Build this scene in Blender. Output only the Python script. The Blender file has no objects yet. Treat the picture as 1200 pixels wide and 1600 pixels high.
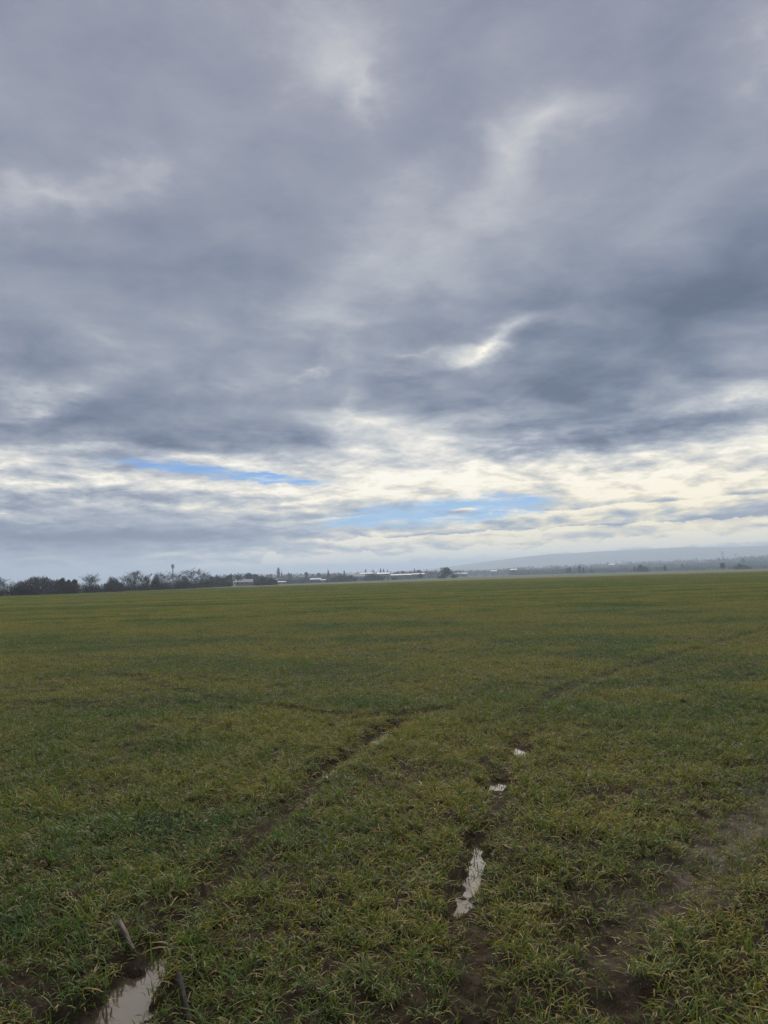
import bpy, math, random
import numpy as np
from mathutils import Matrix, Vector, Euler

S = bpy.context.scene
COL = S.collection
R = math.radians
random.seed(7)
rng = np.random.default_rng(11)

# ------------------------------------------------------------------ camera
EYE = 1.6
F = 1190.0                                    # focal length, in pixels of a 1600 px high frame
PITCH, ROLL = 4.85, -1.7
ROT = Euler((R(90 + PITCH), 0, 0)).to_matrix() @ Matrix.Rotation(R(ROLL), 3, 'Z')
cam = bpy.data.objects.new('camera', bpy.data.cameras.new('camera'))
COL.objects.link(cam)
cam.location = (0, 0, EYE)
cam.rotation_euler = ROT.to_euler()
cam.data.sensor_fit = 'VERTICAL'
cam.data.angle = 2 * math.atan(800 / F)
cam.data.clip_start = 0.05
cam.data.clip_end = 40000
S.camera = cam


def ray(px, py):
    return ROT @ Vector(((px - 600) / F, -(py - 800) / F, -1.0)).normalized()


def azel(px, py):
    d = ray(px, py)
    return math.degrees(math.atan2(d.x, d.y)), math.degrees(math.asin(d.z))


def gpt(px, py, z=0.0):
    d = ray(px, py)
    t = (z - EYE) / d.z
    return (d.x * t, d.y * t)


S.view_settings.view_transform = 'Standard'
S.view_settings.look = 'None'
S.view_settings.exposure = 0.75
S.view_settings.gamma = 1.0
S.render.engine = 'CYCLES'
S.cycles.max_bounces = 6
S.cycles.diffuse_bounces = 2
S.cycles.glossy_bounces = 2
S.cycles.transmission_bounces = 2
S.cycles.transparent_max_bounces = 8
S.cycles.volume_bounces = 1
S.cycles.use_denoising = True
S.cycles.denoising_prefilter = 'NONE'
S.cycles.denoising_input_passes = 'RGB_ALBEDO_NORMAL'
S.cycles.use_adaptive_sampling = True
S.cycles.adaptive_threshold = 0.004
S.cycles.caustics_reflective = False
S.cycles.caustics_refractive = False


# ------------------------------------------------------------------ node helper
class NB:
    def __init__(self, tree):
        self.t = tree

    def n(self, kind, **kw):
        nd = self.t.nodes.new(kind)
        for k, v in kw.items():
            setattr(nd, k, v)
        return nd

    def put(self, sock, v):
        if isinstance(v, bpy.types.NodeSocket):
            self.t.links.new(v, sock)
        elif v is not None:
            if sock.type == 'RGBA' and isinstance(v, (int, float)):
                v = (v, v, v, 1)
            elif sock.type == 'RGBA' and len(v) == 3:
                v = (*v, 1)
            sock.default_value = v

    def m(self, op, a, b=None, c=None, clamp=False):
        nd = self.n('ShaderNodeMath', operation=op, use_clamp=clamp)
        for i, v in enumerate((a, b, c)):
            self.put(nd.inputs[i], v)
        return nd.outputs[0]

    def add(self, a, b): return self.m('ADD', a, b)
    def sub(self, a, b): return self.m('SUBTRACT', a, b)
    def mul(self, a, b): return self.m('MULTIPLY', a, b)
    def mad(self, a, b, c): return self.m('MULTIPLY_ADD', a, b, c)

    def vm(self, op, a, b=None, c=None):
        nd = self.n('ShaderNodeVectorMath', operation=op)
        for i, v in enumerate((a, b, c)):
            self.put(nd.inputs[i], v)
        return nd.outputs[0]

    def xyz(self, x, y, z=0.0):
        nd = self.n('ShaderNodeCombineXYZ')
        for i, v in enumerate((x, y, z)):
            self.put(nd.inputs[i], v)
        return nd.outputs[0]

    def sep(self, v):
        nd = self.n('ShaderNodeSeparateXYZ')
        self.put(nd.inputs[0], v)
        return nd.outputs

    def noise(self, vec, scale, detail=4.0, rough=0.5, color=False, dist=0.0, dims='3D'):
        nd = self.n('ShaderNodeTexNoise', noise_dimensions=dims)
        self.put(nd.inputs['Vector'], vec)
        nd.inputs['Scale'].default_value = scale
        nd.inputs['Detail'].default_value = detail
        nd.inputs['Roughness'].default_value = rough
        nd.inputs['Distortion'].default_value = dist
        return nd.outputs['Color' if color else 'Fac']

    def ramp(self, fac, stops, interp='LINEAR'):
        nd = self.n('ShaderNodeValToRGB')
        cr = nd.color_ramp
        cr.interpolation = interp
        while len(cr.elements) < len(stops):
            cr.elements.new(0.5)
        for e, (p, c) in zip(cr.elements, stops):
            e.position = p
            e.color = (c, c, c, 1) if isinstance(c, (int, float)) else (*c, 1)
        self.put(nd.inputs[0], fac)
        return nd.outputs[0]

    def mix(self, f, a, b, blend='MIX'):
        nd = self.n('ShaderNodeMix', data_type='RGBA', blend_type=blend)
        self.put(nd.inputs[0], f)
        for i, v in ((6, a), (7, b)):
            self.put(nd.inputs[i], v)
        return nd.outputs[2]

    def mr(self, v, a, b, c=0.0, d=1.0, smooth=True):
        nd = self.n('ShaderNodeMapRange', interpolation_type='SMOOTHSTEP' if smooth else 'LINEAR')
        self.put(nd.inputs[0], v)
        for i, x in enumerate((a, b, c, d)):
            self.put(nd.inputs[i + 1], x)
        return nd.outputs[0]


def lin(c):
    return tuple((v / 255 / 12.92) if v / 255 <= .04045 else ((v / 255 + .055) / 1.055) ** 2.4 for v in c)


# ------------------------------------------------------------------ sky: real sky behind a deck of cloud
SUN_AZ, SUN_EL = 6.0, 32.0
W = bpy.data.worlds.new('World')
S.world = W
W.use_nodes = True
W.cycles.sampling_method = 'MANUAL'
W.cycles.sample_map_resolution = 512
W.node_tree.nodes.clear()
b = NB(W.node_tree)
D = b.n('ShaderNodeTexCoord').outputs['Generated']
dx, dy, dz = b.sep(D)
dzc = b.m('MAXIMUM', dz, 0.0)
AZ = b.mul(b.m('ARCTAN2', dx, dy), 180 / math.pi)
EL = b.mul(b.m('ARCSINE', dz), 180 / math.pi)
V = b.xyz(AZ, EL)
# cloud deck coordinates: where the ray meets a level deck, flattened a little towards the horizon
den = b.add(dzc, 0.19)
qx, qy = b.m('DIVIDE', dx, den), b.m('DIVIDE', dy, den)
Q = b.xyz(b.mad(qy, .34, b.mul(qx, .94)), b.mad(qx, -.34, b.mul(qy, .94)), 3.7)
hgt = b.mr(EL, 0.0, 24.0, 0.22, 1.0, smooth=False)          # features swell towards the zenith
# domain warp (degrees)
wv = b.noise(Q, 2.3, 6, 0.58, color=True)
wv = b.vm('SUBTRACT', wv, (0.5, 0.5, 0.5))
wsx, wsy, _ = b.sep(wv)
VW = b.xyz(b.mad(b.mul(wsx, hgt), 19.0, AZ), b.mad(b.mul(wsy, hgt), 13.0, EL))
# finer warp for the crisp low cloud
wf = b.noise(b.xyz(b.mul(AZ, 0.42), b.mul(EL, 1.15), 7.1), 1.0, 6, 0.62, color=True)
wf = b.vm('SUBTRACT', wf, (0.5, 0.5, 0.5))
fsx, fsy, _ = b.sep(wf)
VF = b.xyz(b.mad(fsx, 3.4, AZ), b.mad(fsy, 1.5, EL))


def blob(vec, px, py, rx, ry, rot=0.0):
    """soft ellipse at a bearing and height in the sky, radii in degrees after conversion"""
    a, e = azel(px, py)
    k = math.degrees(1 / F)
    mp = b.n('ShaderNodeMapping', vector_type='TEXTURE')
    b.put(mp.inputs['Vector'], vec)
    mp.inputs['Location'].default_value = (a, e, 0)
    mp.inputs['Rotation'].default_value = (0, 0, R(rot - 1.7 * 0))
    mp.inputs['Scale'].default_value = (rx * k * 1.7, ry * k * 1.7, 1)
    g = b.n('ShaderNodeTexGradient', gradient_type='QUADRATIC_SPHERE')
    b.put(g.inputs[0], mp.outputs[0])
    return g.outputs['Fac']


# brightness of the deck by height above the horizon
L = b.ramp(b.m('DIVIDE', EL, 45.0, clamp=True),
           [(0.0, .74), (0.03, .74), (0.07, .76), (0.12, .79), (0.17, .80), (0.215, .71), (0.29, .60), (0.38, .565),
            (0.55, .56), (0.85, .53)])
SOFT = [  # px, py, rx, ry, rot, amount
    (530, 110, 130, 85, 20, .17), (582, 150, 26, 60, -8, .12), (560, 60, 120, 60, 0, .05),
    (850, 215, 140, 66, 12, .19), (760, 265, 60, 60, 30, .09), (740, 215, 30, 25, 0, .06), (690, 360, 120, 70, 30, .11),
    (560, 440, 150, 70, 25, .10), (430, 530, 150, 80, 30, .09), (1175, 45, 90, 100, 0, .16),
    (790, 390, 90, 40, 20, .05), (1080, 280, 130, 40, 15, .05),
    (90, 320, 110, 30, 15, .15), (235, 285, 90, 28, 12, .11),
    (480, 215, 130, 70, 0, -.05), (640, 250, 120, 80, 20, -.05), (120, 200, 200, 120, 0, -.02),
    (1080, 160, 130, 120, 0, -.04), (300, 420, 250, 60, 8, -.04),
    (1040, 510, 300, 120, 8, -.19), (1160, 420, 140, 80, 10, -.07), (800, 470, 160, 50, 10, -.07), (900, 590, 190, 45, 8, -.12),
    (650, 590, 140, 26, 3, -.13), (160, 650, 330, 60, 2, -.18), (60, 560, 160, 60, 0, -.04), (330, 690, 200, 34, -4, -.09),
    (60, 612, 110, 20, 12, .26), (780, 540, 85, 26, 14, .46), (670, 552, 70, 20, 10, .18), (590, 545, 70, 22, 10, .08),
    (470, 580, 40, 12, 20, .16), (560, 645, 45, 26, 30, .18), (540, 600, 70, 40, 10, .07), (800, 625, 70, 16, 5, .08),
    (960, 150, 200, 60, 10, .02),
]
for px, py, rx, ry, rot, a in SOFT:
    L = b.mad(blob(VW, px, py, rx, ry, rot), a, L)
CRISP = [
    (650, 700, 230, 56, 0, .16), (760, 740, 300, 30, 2, .05), (600, 660, 60, 40, 30, .12), (740, 735, 220, 26, 4, .12), (1170, 612, 60, 24, 10, .24), (1060, 640, 60, 16, 5, .10),
    (1150, 700, 130, 24, 6, .15), (1100, 765, 190, 26, 5, .15), (930, 770, 120, 26, 6, .11), (1010, 745, 140, 14, 6, .09),
    (480, 690, 110, 22, -3, -.20), (900, 690, 210, 24, 3, -.26), (700, 640, 180, 18, 2, -.13), (1100, 660, 160, 18, 4, -.16), (960, 640, 160, 26, 4, -.10),
    (820, 665, 110, 13, 3, -.14), (1000, 722, 120, 10, 3, -.13),
    (240, 690, 280, 24, 1, -.12), (130, 790, 170, 32, 2, -.17), (330, 790, 130, 24, 0, -.05), (80, 735, 130, 14, 4, -.06), (260, 750, 120, 14, -6, .05),
    (40, 705, 100, 8, 6, .12), (120, 700, 60, 10, 6, .07), (330, 712, 220, 8, -4, .11), (60, 755, 110, 10, -4, .10), (420, 770, 160, 14, -3, .10), (100, 812, 190, 9, -4, .08),
    (130, 840, 350, 28, 1, -.30), (20, 840, 120, 18, 0, -.06), (330, 835, 170, 18, 0, -.10), (420, 862, 220, 13, 2, .05),
    (920, 845, 330, 15, 2.5, .13), (1150, 836, 170, 14, 3, .10), (640, 770, 260, 26, 2, .05),
    (1040, 822, 240, 12, 3, -.15), (640, 838, 200, 7, 2, -.05), (860, 818, 110, 6, 3, .10), (600, 838, 190, 7, 2, .10),
    (1150, 800, 120, 13, 4, -.04), (1150, 838, 140, 9, 3, .17), (950, 848, 190, 10, 2.5, .18), (720, 858, 170, 9, 2, .13), (560, 866, 170, 9, 2, .10),
    (1000, 868, 330, 9, 2, -.10), (60, 880, 200, 20, 0, -.07), (780, 884, 260, 8, 2, .04),
]
for px, py, rx, ry, rot, a in CRISP:
    L = b.mad(blob(VF, px, py, rx, ry, rot), a, L)
# cloud texture: broad soft folds, billows and fine ragged detail
n1 = b.sub(b.noise(Q, 1.35, 5, 0.5, dist=0.3), 0.5)
n2 = b.sub(b.noise(Q, 4.4, 7, 0.56, dist=0.35), 0.5)
n2s = b.sub(b.noise(b.vm('ADD', Q, (-.03, .085, 0.0)), 4.4, 7, 0.56, dist=0.35), 0.5)
n2 = b.add(n2, b.mul(b.sub(n2s, n2), -.9))                         # billows lit on the side of the hidden sun
n3 = b.sub(b.noise(b.xyz(b.mul(AZ, 0.33), b.mul(EL, 1.5), 4.0), 1.0, 7, 0.62, dist=0.25), 0.5)
low = b.mr(EL, 4.0, 17.0, 1.0, 0.0)
veil = b.mad(blob(VW, 110, 838, 420, 46, 1), -.95, 1.0)          # smooth shreds of rain cloud low on the left and right
veil = b.mad(blob(VW, 300, 640, 420, 60, 1), -.45, veil)
veil = b.mad(blob(VW, 1080, 820, 260, 17, 3), -.8, veil)
veil = b.m('MAXIMUM', b.mul(veil, b.mr(EL, .4, 1.8)), 0.05)
n2 = b.mul(n2, veil)
n3 = b.mul(n3, veil)
L = b.mad(n1, b.mr(EL, 2.0, 30.0, 0.18, 0.30), L)
L = b.mad(n2, b.mr(EL, 4.0, 26.0, 0.38, 0.115), L)
L = b.mad(n3, b.mul(low, 0.46), L)
n4 = b.sub(b.noise(b.xyz(b.mul(AZ, 0.70), b.mul(EL, 2.2), 9.0), 1.0, 5, 0.6, dist=0.6), 0.5)
L = b.mad(b.mul(n4, veil), b.mr(EL, 4.0, 16.0, 0.22, 0.05), L)
L = b.add(b.mul(b.sub(L, .76), b.mr(EL, 3.0, 16.0, 1.6, 1.0)), .74)
# rows of far cumulus: lit, bumpy tops and greyer feet
for base_el, amp, fq, seed, az0, az1, power in ((1.85, 1.15, .26, 2.0, -19, -3, .36), (3.05, 0.9, .17, 6.0, -9, 2, .30), (4.6, .8, .13, 11.0, -14, 0, .15)):
    bump = b.noise(b.xyz(b.mul(AZ, fq), b.mul(EL, .30), seed), 1.0, 7, .62)
    t_ = b.sub(b.mad(b.sub(bump, .5), amp * 2.6, base_el), b.mad(AZ, -.012, EL))
    lit = b.mul(b.mr(t_, 0.0, .10), b.mr(t_, .10, 1.0, 1.0, 0.0))
    shade = b.mul(b.mr(t_, -.55, .0), b.mr(t_, .0, .08, 1.0, 0.0))
    m_az = b.mr(AZ, az0, az1)
    L = b.mad(b.mul(lit, m_az), power, L)
    L = b.mad(b.mul(shade, m_az), -.09, L)
L = b.m('MINIMUM', b.m('MAXIMUM', L, 0.30), 1.0)
cloud = b.ramp(L, [(.30, lin((78, 90, 116))), (.42, lin((104, 116, 140))), (.50, lin((124, 134, 153))), (.58, lin((142, 150, 166))),
                   (.66, lin((165, 172, 183))), (.76, lin((192, 196, 200))), (.86, lin((221, 221, 216))), (.95, lin((246, 243, 232))), (1.0, lin((255, 253, 246)))])
lum_hi = b.mr(L, .62, .85)
cloud = b.mix(b.mul(b.mul(b.mr(EL, 2.0, 10.0, 1.0, 0.0), b.mr(AZ, -20.0, 14.0, 0.25, 1.0)), lum_hi), cloud, (1.14, 1.03, 0.74), 'MULTIPLY')
cloud = b.mix(1.0, cloud, (1.03, 1.0, .965), 'MULTIPLY')
upper = b.mr(EL, 16.0, 36.0)
cloud = b.mix(upper, cloud, (1.025, 0.985, 1.0), 'MULTIPLY')
# openings in the deck
VH = b.xyz(b.mad(fsx, 1.0, AZ), b.mad(fsy, .35, EL))
hole = 0.0
for px, py, rx, ry, rot, a in [(345, 738, 160, 11, -7, 2.0), (250, 727, 60, 7, -3, 1.0), (440, 750, 60, 8, -8, 1.2), (690, 800, 185, 24, 3, 2.4),
                               (570, 815, 90, 8, 6, 1.2), (790, 786, 60, 12, 4, 1.0), (887, 750, 22, 8, 8, .5), (945, 765, 24, 7, 8, .45), (570, 737, 70, 5, 3, .45)]:
    hole = b.mad(blob(VF, px, py, rx, ry, rot), a, hole)
hole = b.mad(n3, 1.0, b.mad(n4, 1.1, hole))
hole = b.mad(blob(VH, 720, 798, 30, 4.5, 3), -4.0, hole)
hole = b.mul(b.mr(hole, 0.20, 1.05), b.mr(b.noise(b.xyz(b.mul(AZ, .30), b.mul(EL, 2.6), 21.0), 1.0, 6, .65), .34, .58, .45, 1.0))
sky = b.n('ShaderNodeTexSky', sky_type='NISHITA', sun_disc=False)
sky.sun_elevation = R(SUN_EL)
sky.sun_rotation = R(SUN_AZ)
sky.air_density = 1.0
sky.dust_density = 0.3
sky.ozone_density = 3.0
blue = b.mix(1.0, sky.outputs[0], (0.17, 0.29, 0.47), 'MULTIPLY')
cloud = b.mix(b.mr(EL, -.8, -.2, 1.0, 0.0), cloud, (.10, .10, .09))
cloud10 = b.vm('SCALE', cloud)
cloud10.node.inputs['Scale'].default_value = 6.6
both = b.mix(hole, cloud10, blue)
bg = b.n('ShaderNodeBackground')
b.put(bg.inputs['Color'], both)
bg.inputs['Strength'].default_value = 0.1
out = b.n('ShaderNodeOutputWorld')
b.t.links.new(bg.outputs[0], out.inputs[0])

sun = bpy.data.objects.new('sun', bpy.data.lights.new('sun', 'SUN'))
COL.objects.link(sun)
sun.data.energy = 2.0
sun.data.angle = R(75)
sun.data.color = (1.0, 0.93, 0.82)
sd = Vector((math.sin(R(SUN_AZ)) * math.cos(R(SUN_EL)), math.cos(R(SUN_AZ)) * math.cos(R(SUN_EL)), math.sin(R(SUN_EL))))
sun.rotation_euler = sd.to_track_quat('Z', 'Y').to_euler()


# ------------------------------------------------------------------ numpy noise
def _h(ix, iy, s):
    n = (ix.astype(np.int64) * 374761393 + iy.astype(np.int64) * 668265263 + s * 974634777) & 0xffffffff
    n = ((n ^ (n >> 13)) * 1274126177) & 0xffffffff
    return ((n ^ (n >> 16)) & 0xffff) / 65535.0


def vnoise(x, y, s=0):
    ix, iy = np.floor(x), np.floor(y)
    fx, fy = x - ix, y - iy
    fx, fy = fx * fx * (3 - 2 * fx), fy * fy * (3 - 2 * fy)
    a, b_, c, d = _h(ix, iy, s), _h(ix + 1, iy, s), _h(ix, iy + 1, s), _h(ix + 1, iy + 1, s)
    return (a + (b_ - a) * fx) * (1 - fy) + (c + (d - c) * fx) * fy


def fbm(x, y, s=0, o=4, g=.5):
    v, a, t = 0, 1, 0
    for i in range(o):
        v = v + a * vnoise(x, y, s + i * 17)
        t += a
        a *= g
        x, y = x * 2.03 + 5.1, y * 2.03 + 3.7
    return v / t


def sstep(a, b_, x):
    t = np.clip((x - a) / (b_ - a), 0, 1)
    return t * t * (3 - 2 * t)


# ------------------------------------------------------------------ ground shape
# wheel ruts as they run over the field: photo line -> metres on the level field
RUTS = [  # points, half width, depth, bareness
    ([(60, 1690), (150, 1600), (195, 1548), (240, 1490), (285, 1430), (340, 1370), (405, 1300), (470, 1238), (540, 1182), (605, 1137)], .11, .036, .54),
    ([(745, 1700), (738, 1590), (735, 1520), (732, 1440), (742, 1370), (757, 1310), (772, 1255), (783, 1212), (806, 1165), (825, 1120), (880, 1080), (960, 1052), (1100, 1012), (1210, 980)], .11, .032, .46),
    ([(180, 1055), (260, 1078), (340, 1096), (440, 1110), (560, 1124), (640, 1118), (720, 1108)], .14, .026, .36),
    ([(1000, 1690), (965, 1560), (940, 1480), (1005, 1425), (1085, 1385), (1110, 1345), (1165, 1290), (1225, 1235)], .16, .026, .42),
]
RUTS = [([gpt(*p) for p in pts], w, d, s) for pts, w, d, s in RUTS]
POOLS = [  # px, py, rx, ry in metres, turn, depth
    (140, 1606, .22, .32, -.3, .06), (190, 1556, .11, .18, -.4, .05), (238, 1502, .10, .20, -.35, .07),
    (741, 1352, .065, .45, .08, .055), (733, 1400, .05, .20, .1, .042), (750, 1325, .07, .25, .1, .052),
    (781, 1216, .13, .20, 0, .07), (806, 1166, .11, .28, 0, .07), (600, 1140, .11, .62, -.42, .078), (540, 1183, .10, .28, -.42, .058), (512, 1203, .06, .2, -.42, .045),
]
POOLS = [(*gpt(px, py), rx, ry, a, d + .012) for px, py, rx, ry, a, d in POOLS]
BARE = [(1105, 1365, .5, .45), (1050, 1420, .4, .3), (960, 1460, .35, .28), (1010, 1578, .45, .2), (560, 1510, .3, .2), (90, 1560, .4, .25), (1160, 1290, .6, .6),
        (420, 1370, .35, .25), (440, 1460, .35, .18), (930, 1400, .5, .25), (680, 1560, .25, .3), (250, 1440, .25, .22), (730, 1470, .2, .35), (1010, 1245, 1.0, .35), (620, 1215, .8, .5),
        (150, 1230, .6, .5), (860, 1330, .4, .3)]
BARE = [(*gpt(px, py), rx * .75, ry * .75) for px, py, rx, ry in BARE]


def seg_dist(x, y, pts):
    d = np.full(x.shape, 1e9)
    for (x0, y0), (x1, y1) in zip(pts, pts[1:]):
        vx, vy = x1 - x0, y1 - y0
        t = np.clip(((x - x0) * vx + (y - y0) * vy) / (vx * vx + vy * vy), 0, 1)
        d = np.minimum(d, np.hypot(x - x0 - t * vx, y - y0 - t * vy))
    return d


def ground(x, y):
    """height and bareness of the field at x, y"""
    r = np.hypot(x, y)
    z = -0.7 * sstep(55, 420, r)
    near = r < 45
    bare = np.zeros_like(z)
    if near.any():
        xn, yn = x[near], y[near]
        wob = (fbm(xn * 1.7, yn * 1.7, 3, 3) - .5)
        zz = (fbm(xn * 2.2, yn * 2.2, 21, 3) - .5) * .05 + (fbm(xn * 9, yn * 9, 5, 3) - .5) * .045
        zz += np.maximum(fbm(xn * 17, yn * 17, 9, 2) - .52, 0) * .07 + np.maximum(fbm(xn * 31, yn * 31, 13, 2) - .5, 0) * .05
        bb = np.zeros_like(zz)
        for pts, w, d, s in RUTS:
            q = seg_dist(xn + wob * .25, yn + wob * .2, pts) / w
            zz += -d * np.exp(-q * q) + d * .35 * np.exp(-((q - 1.7) / .5) ** 2)
            bb = np.maximum(bb, s * np.exp(-(q / 1.15) ** 4) * (.55 + .6 * fbm(xn * .9, yn * .9, 31, 2)))
        for cx, cy, rx, ry, a, d in POOLS:
            wb2 = fbm(xn * 11, yn * 11, 77, 3) - .5
            ux, uy = xn - cx + wob * .16 + wb2 * .16, yn - cy + wob * .16
            q = np.hypot((ux * math.cos(a) + uy * math.sin(a)) / rx, (-ux * math.sin(a) + uy * math.cos(a)) / ry)
            zz += -d * np.exp(-q ** 2)
            bb = np.maximum(bb, .60 * np.exp(-(q / 1.0) ** 6))
        for cx, cy, rx, ry in BARE:
            q = np.hypot((xn - cx) / rx, (yn - cy) / ry) + wob * .8
            bb = np.maximum(bb, .40 * np.exp(-np.maximum(q, 0) ** 3))
        fade = 1 - sstep(30, 45, r[near])
        z[near] += zz * fade
        bare[near] = np.clip(bb, 0, 1) * fade
    return z, bare


# ------------------------------------------------------------------ mesh helpers
def mesh_np(name, verts, faces, mat=None, smooth=False, attrs=None):
    """faces: int array (n,3) or (n,4), or a list of arrays"""
    me = bpy.data.meshes.new(name)
    fl = faces if isinstance(faces, list) else [faces]
    fl = [np.asarray(f, dtype=np.int32) for f in fl if len(f)]
    verts = np.asarray(verts, dtype=np.float32)
    me.vertices.add(len(verts))
    me.vertices.foreach_set('co', verts.ravel())
    nl = sum(f.size for f in fl)
    me.loops.add(nl)
    me.loops.foreach_set('vertex_index', np.concatenate([f.ravel() for f in fl]))
    sizes = np.concatenate([np.full(len(f), f.shape[1], dtype=np.int32) for f in fl])
    starts = np.concatenate([[0], np.cumsum(sizes)[:-1]]).astype(np.int32)
    me.polygons.add(len(sizes))
    me.polygons.foreach_set('loop_start', starts)
    me.polygons.foreach_set('use_smooth', np.full(len(sizes), smooth))
    for k, v in (attrs or {}).items():
        at = me.attributes.new(k, 'FLOAT', 'POINT')
        at.data.foreach_set('value', np.asarray(v, dtype=np.float32))
    me.update(calc_edges=True)
    if mat:
        me.materials.append(mat)
    return me


def link(name, me, parent=None):
    o = bpy.data.objects.new(name, me)
    COL.objects.link(o)
    o.parent = parent
    return o


def tag(o, label=None, cat=None, group=None, kind=None):
    for k, v in (('label', label), ('category', cat), ('group', group), ('kind', kind)):
        if v:
            o[k] = v
    return o


def new_mat(name):
    m = bpy.data.materials.new(name)
    m.use_nodes = True
    m.node_tree.nodes.clear()
    nb = NB(m.node_tree)
    o = nb.n('ShaderNodeOutputMaterial')
    p = nb.n('ShaderNodeBsdfPrincipled')
    m.node_tree.links.new(p.outputs[0], o.inputs['Surface'])
    return m, nb, p, o


def simple_mat(name, col, rough=.8, var=.35, scale=.6, spec=.3):
    m, nb, p, o = new_mat(name)
    pos = nb.n('ShaderNodeTexCoord').outputs['Object']
    v = nb.noise(pos, scale, 4, .6)
    nb.put(p.inputs['Base Color'], nb.mix(v, tuple(c * (1 - var) for c in col), tuple(c * (1 + var) for c in col)))
    p.inputs['Roughness'].default_value = rough
    p.inputs['Specular IOR Level'].default_value = spec
    return m


def crop_tint(nb, pos):
    """0 = green wheat, 1 = yellowed wheat; long drilled strips and patches, in metres on the field"""
    x, y, z = nb.sep(pos)
    n_a = nb.noise(nb.xyz(nb.mul(x, .16), nb.mul(y, .22), 0), 1.0, 4, .6)
    n_b = nb.noise(nb.xyz(nb.mul(x, .010), nb.mul(nb.mad(x, -.06, y), .16), 5), 1.0, 5, .65)
    n_c = nb.noise(nb.xyz(nb.mul(x, .9), nb.mul(y, .9), 2), 1.0, 2, .5)
    far = nb.mr(y, 15.0, 60.0)
    mixn = nb.add(nb.mul(n_a, nb.sub(1.15, far)), nb.mul(n_b, nb.add(far, .05)))
    mixn = nb.add(mixn, nb.mul(nb.sub(n_c, .5), .28))
    return nb.mr(mixn, .42, .70)


# ------------------------------------------------------------------ soil
soil, nb, p, o = new_mat('wet_soil')
pos = nb.n('ShaderNodeNewGeometry').outputs['Position']
bare_at = nb.n('ShaderNodeAttribute', attribute_name='bare').outputs['Fac']
px_, py_, pz_ = nb.sep(pos)
n_big = nb.noise(pos, 1.6, 4, .6)
n_fine = nb.noise(pos, 22.0, 5, .65)
dirt = nb.ramp(nb.mad(n_fine, .45, nb.mul(n_big, .55)), [(.30, (.014, .0095, .0055)), (.5, (.036, .026, .015)), (.72, (.085, .062, .038))])
mudcol = nb.mix(nb.mul(bare_at, .2), dirt, (.095, .076, .048))
mud_at = nb.n('ShaderNodeAttribute', attribute_name='mud').outputs['Fac']
speck = nb.noise(pos, 85.0, 3, .7)
mudcol = nb.mix(nb.mr(speck, .58, .70), mudcol, (.13, .105, .070))
mudcol = nb.mix(nb.mr(speck, .42, .30), mudcol, (.010, .007, .004))
mudcol = nb.mix(nb.mul(mud_at, .7), mudcol, (.095, .076, .050))
tint = crop_tint(nb, pos)
crop = nb.mix(tint, (.085, .120, .045), (.140, .145, .058))
rowsn = nb.noise(nb.xyz(nb.mul(px_, .02), nb.mul(nb.mad(px_, -.06, py_), .45), 9), 1.0, 6, .7)
crop = nb.mix(nb.mr(rowsn, .3, .72), nb.mix(.42, crop, (.035, .045, .018)), crop)
rr = nb.m('SQRT', nb.add(nb.mul(px_, px_), nb.mul(py_, py_)))
nb.put(p.inputs['Base Color'], nb.mix(nb.mr(rr, 26.0, 90.0), mudcol, crop))
wet = nb.m('MINIMUM', nb.mr(pz_, -.075, -.045, .30, .92), nb.mad(mud_at, -.32, .92))
nb.put(p.inputs['Roughness'], nb.add(nb.mix(nb.mr(rr, 14.0, 26.0), wet, .95), nb.mul(nb.sub(n_fine, .5), .2)))
p.inputs['Specular IOR Level'].default_value = .10
bp = nb.n('ShaderNodeBump')
nb.put(bp.inputs['Height'], nb.noise(pos, 38.0, 6, .7))
bp.inputs['Strength'].default_value = .6
bp.inputs['Distance'].default_value = .02
nb.put(p.inputs['Normal'], bp.outputs[0])

# the field: a fan of rings, fine underfoot and in front, coarse behind, out to the field edge
EDGE = [(-180, 140), (-90, 150), (-40, 165), (-27, 185), (-22, 222), (-16, 300), (-8, 380), (0, 480), (5, 640), (10, 720), (14, 680), (19, 640), (27, 600), (40, 560), (90, 420), (180, 140)]
fan = np.concatenate([np.arange(-180, -44, 4.0), np.arange(-44, 44, .2), np.arange(44, 180.01, 4.0)])
edge_r = np.interp(fan, [e[0] for e in EDGE], [e[1] for e in EDGE]) * (1 + .02 * (vnoise(fan * .6, fan * 0, 4) - .5))
rings = [.35]
while rings[-1] < 1000:
    r_ = rings[-1]
    rings.append(r_ * (1.0075 if r_ < 9 else 1.011 if r_ < 30 else 1.03) if r_ > 1.8 else r_ * 1.05)
t = np.array([math.log(v / .35) for v in rings])
t /= t[-1]
tt = np.array(rings) / rings[-1]


def mud_of(x, y):
    near = np.hypot(x, y) < 20
    m_ = np.zeros_like(x)
    xn, yn = x[near], y[near]
    wob = fbm(xn * 2.5, yn * 2.5, 61, 3) - .5
    q = seg_dist(xn + wob * .5, yn + wob * .4, RUTS[3][0]) / .20
    m_[near] = np.clip(np.exp(-q ** 3) * sstep(.30, .60, fbm(xn * 1.7, yn * 1.7, 67, 3)), 0, 1)
    return m_


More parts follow.
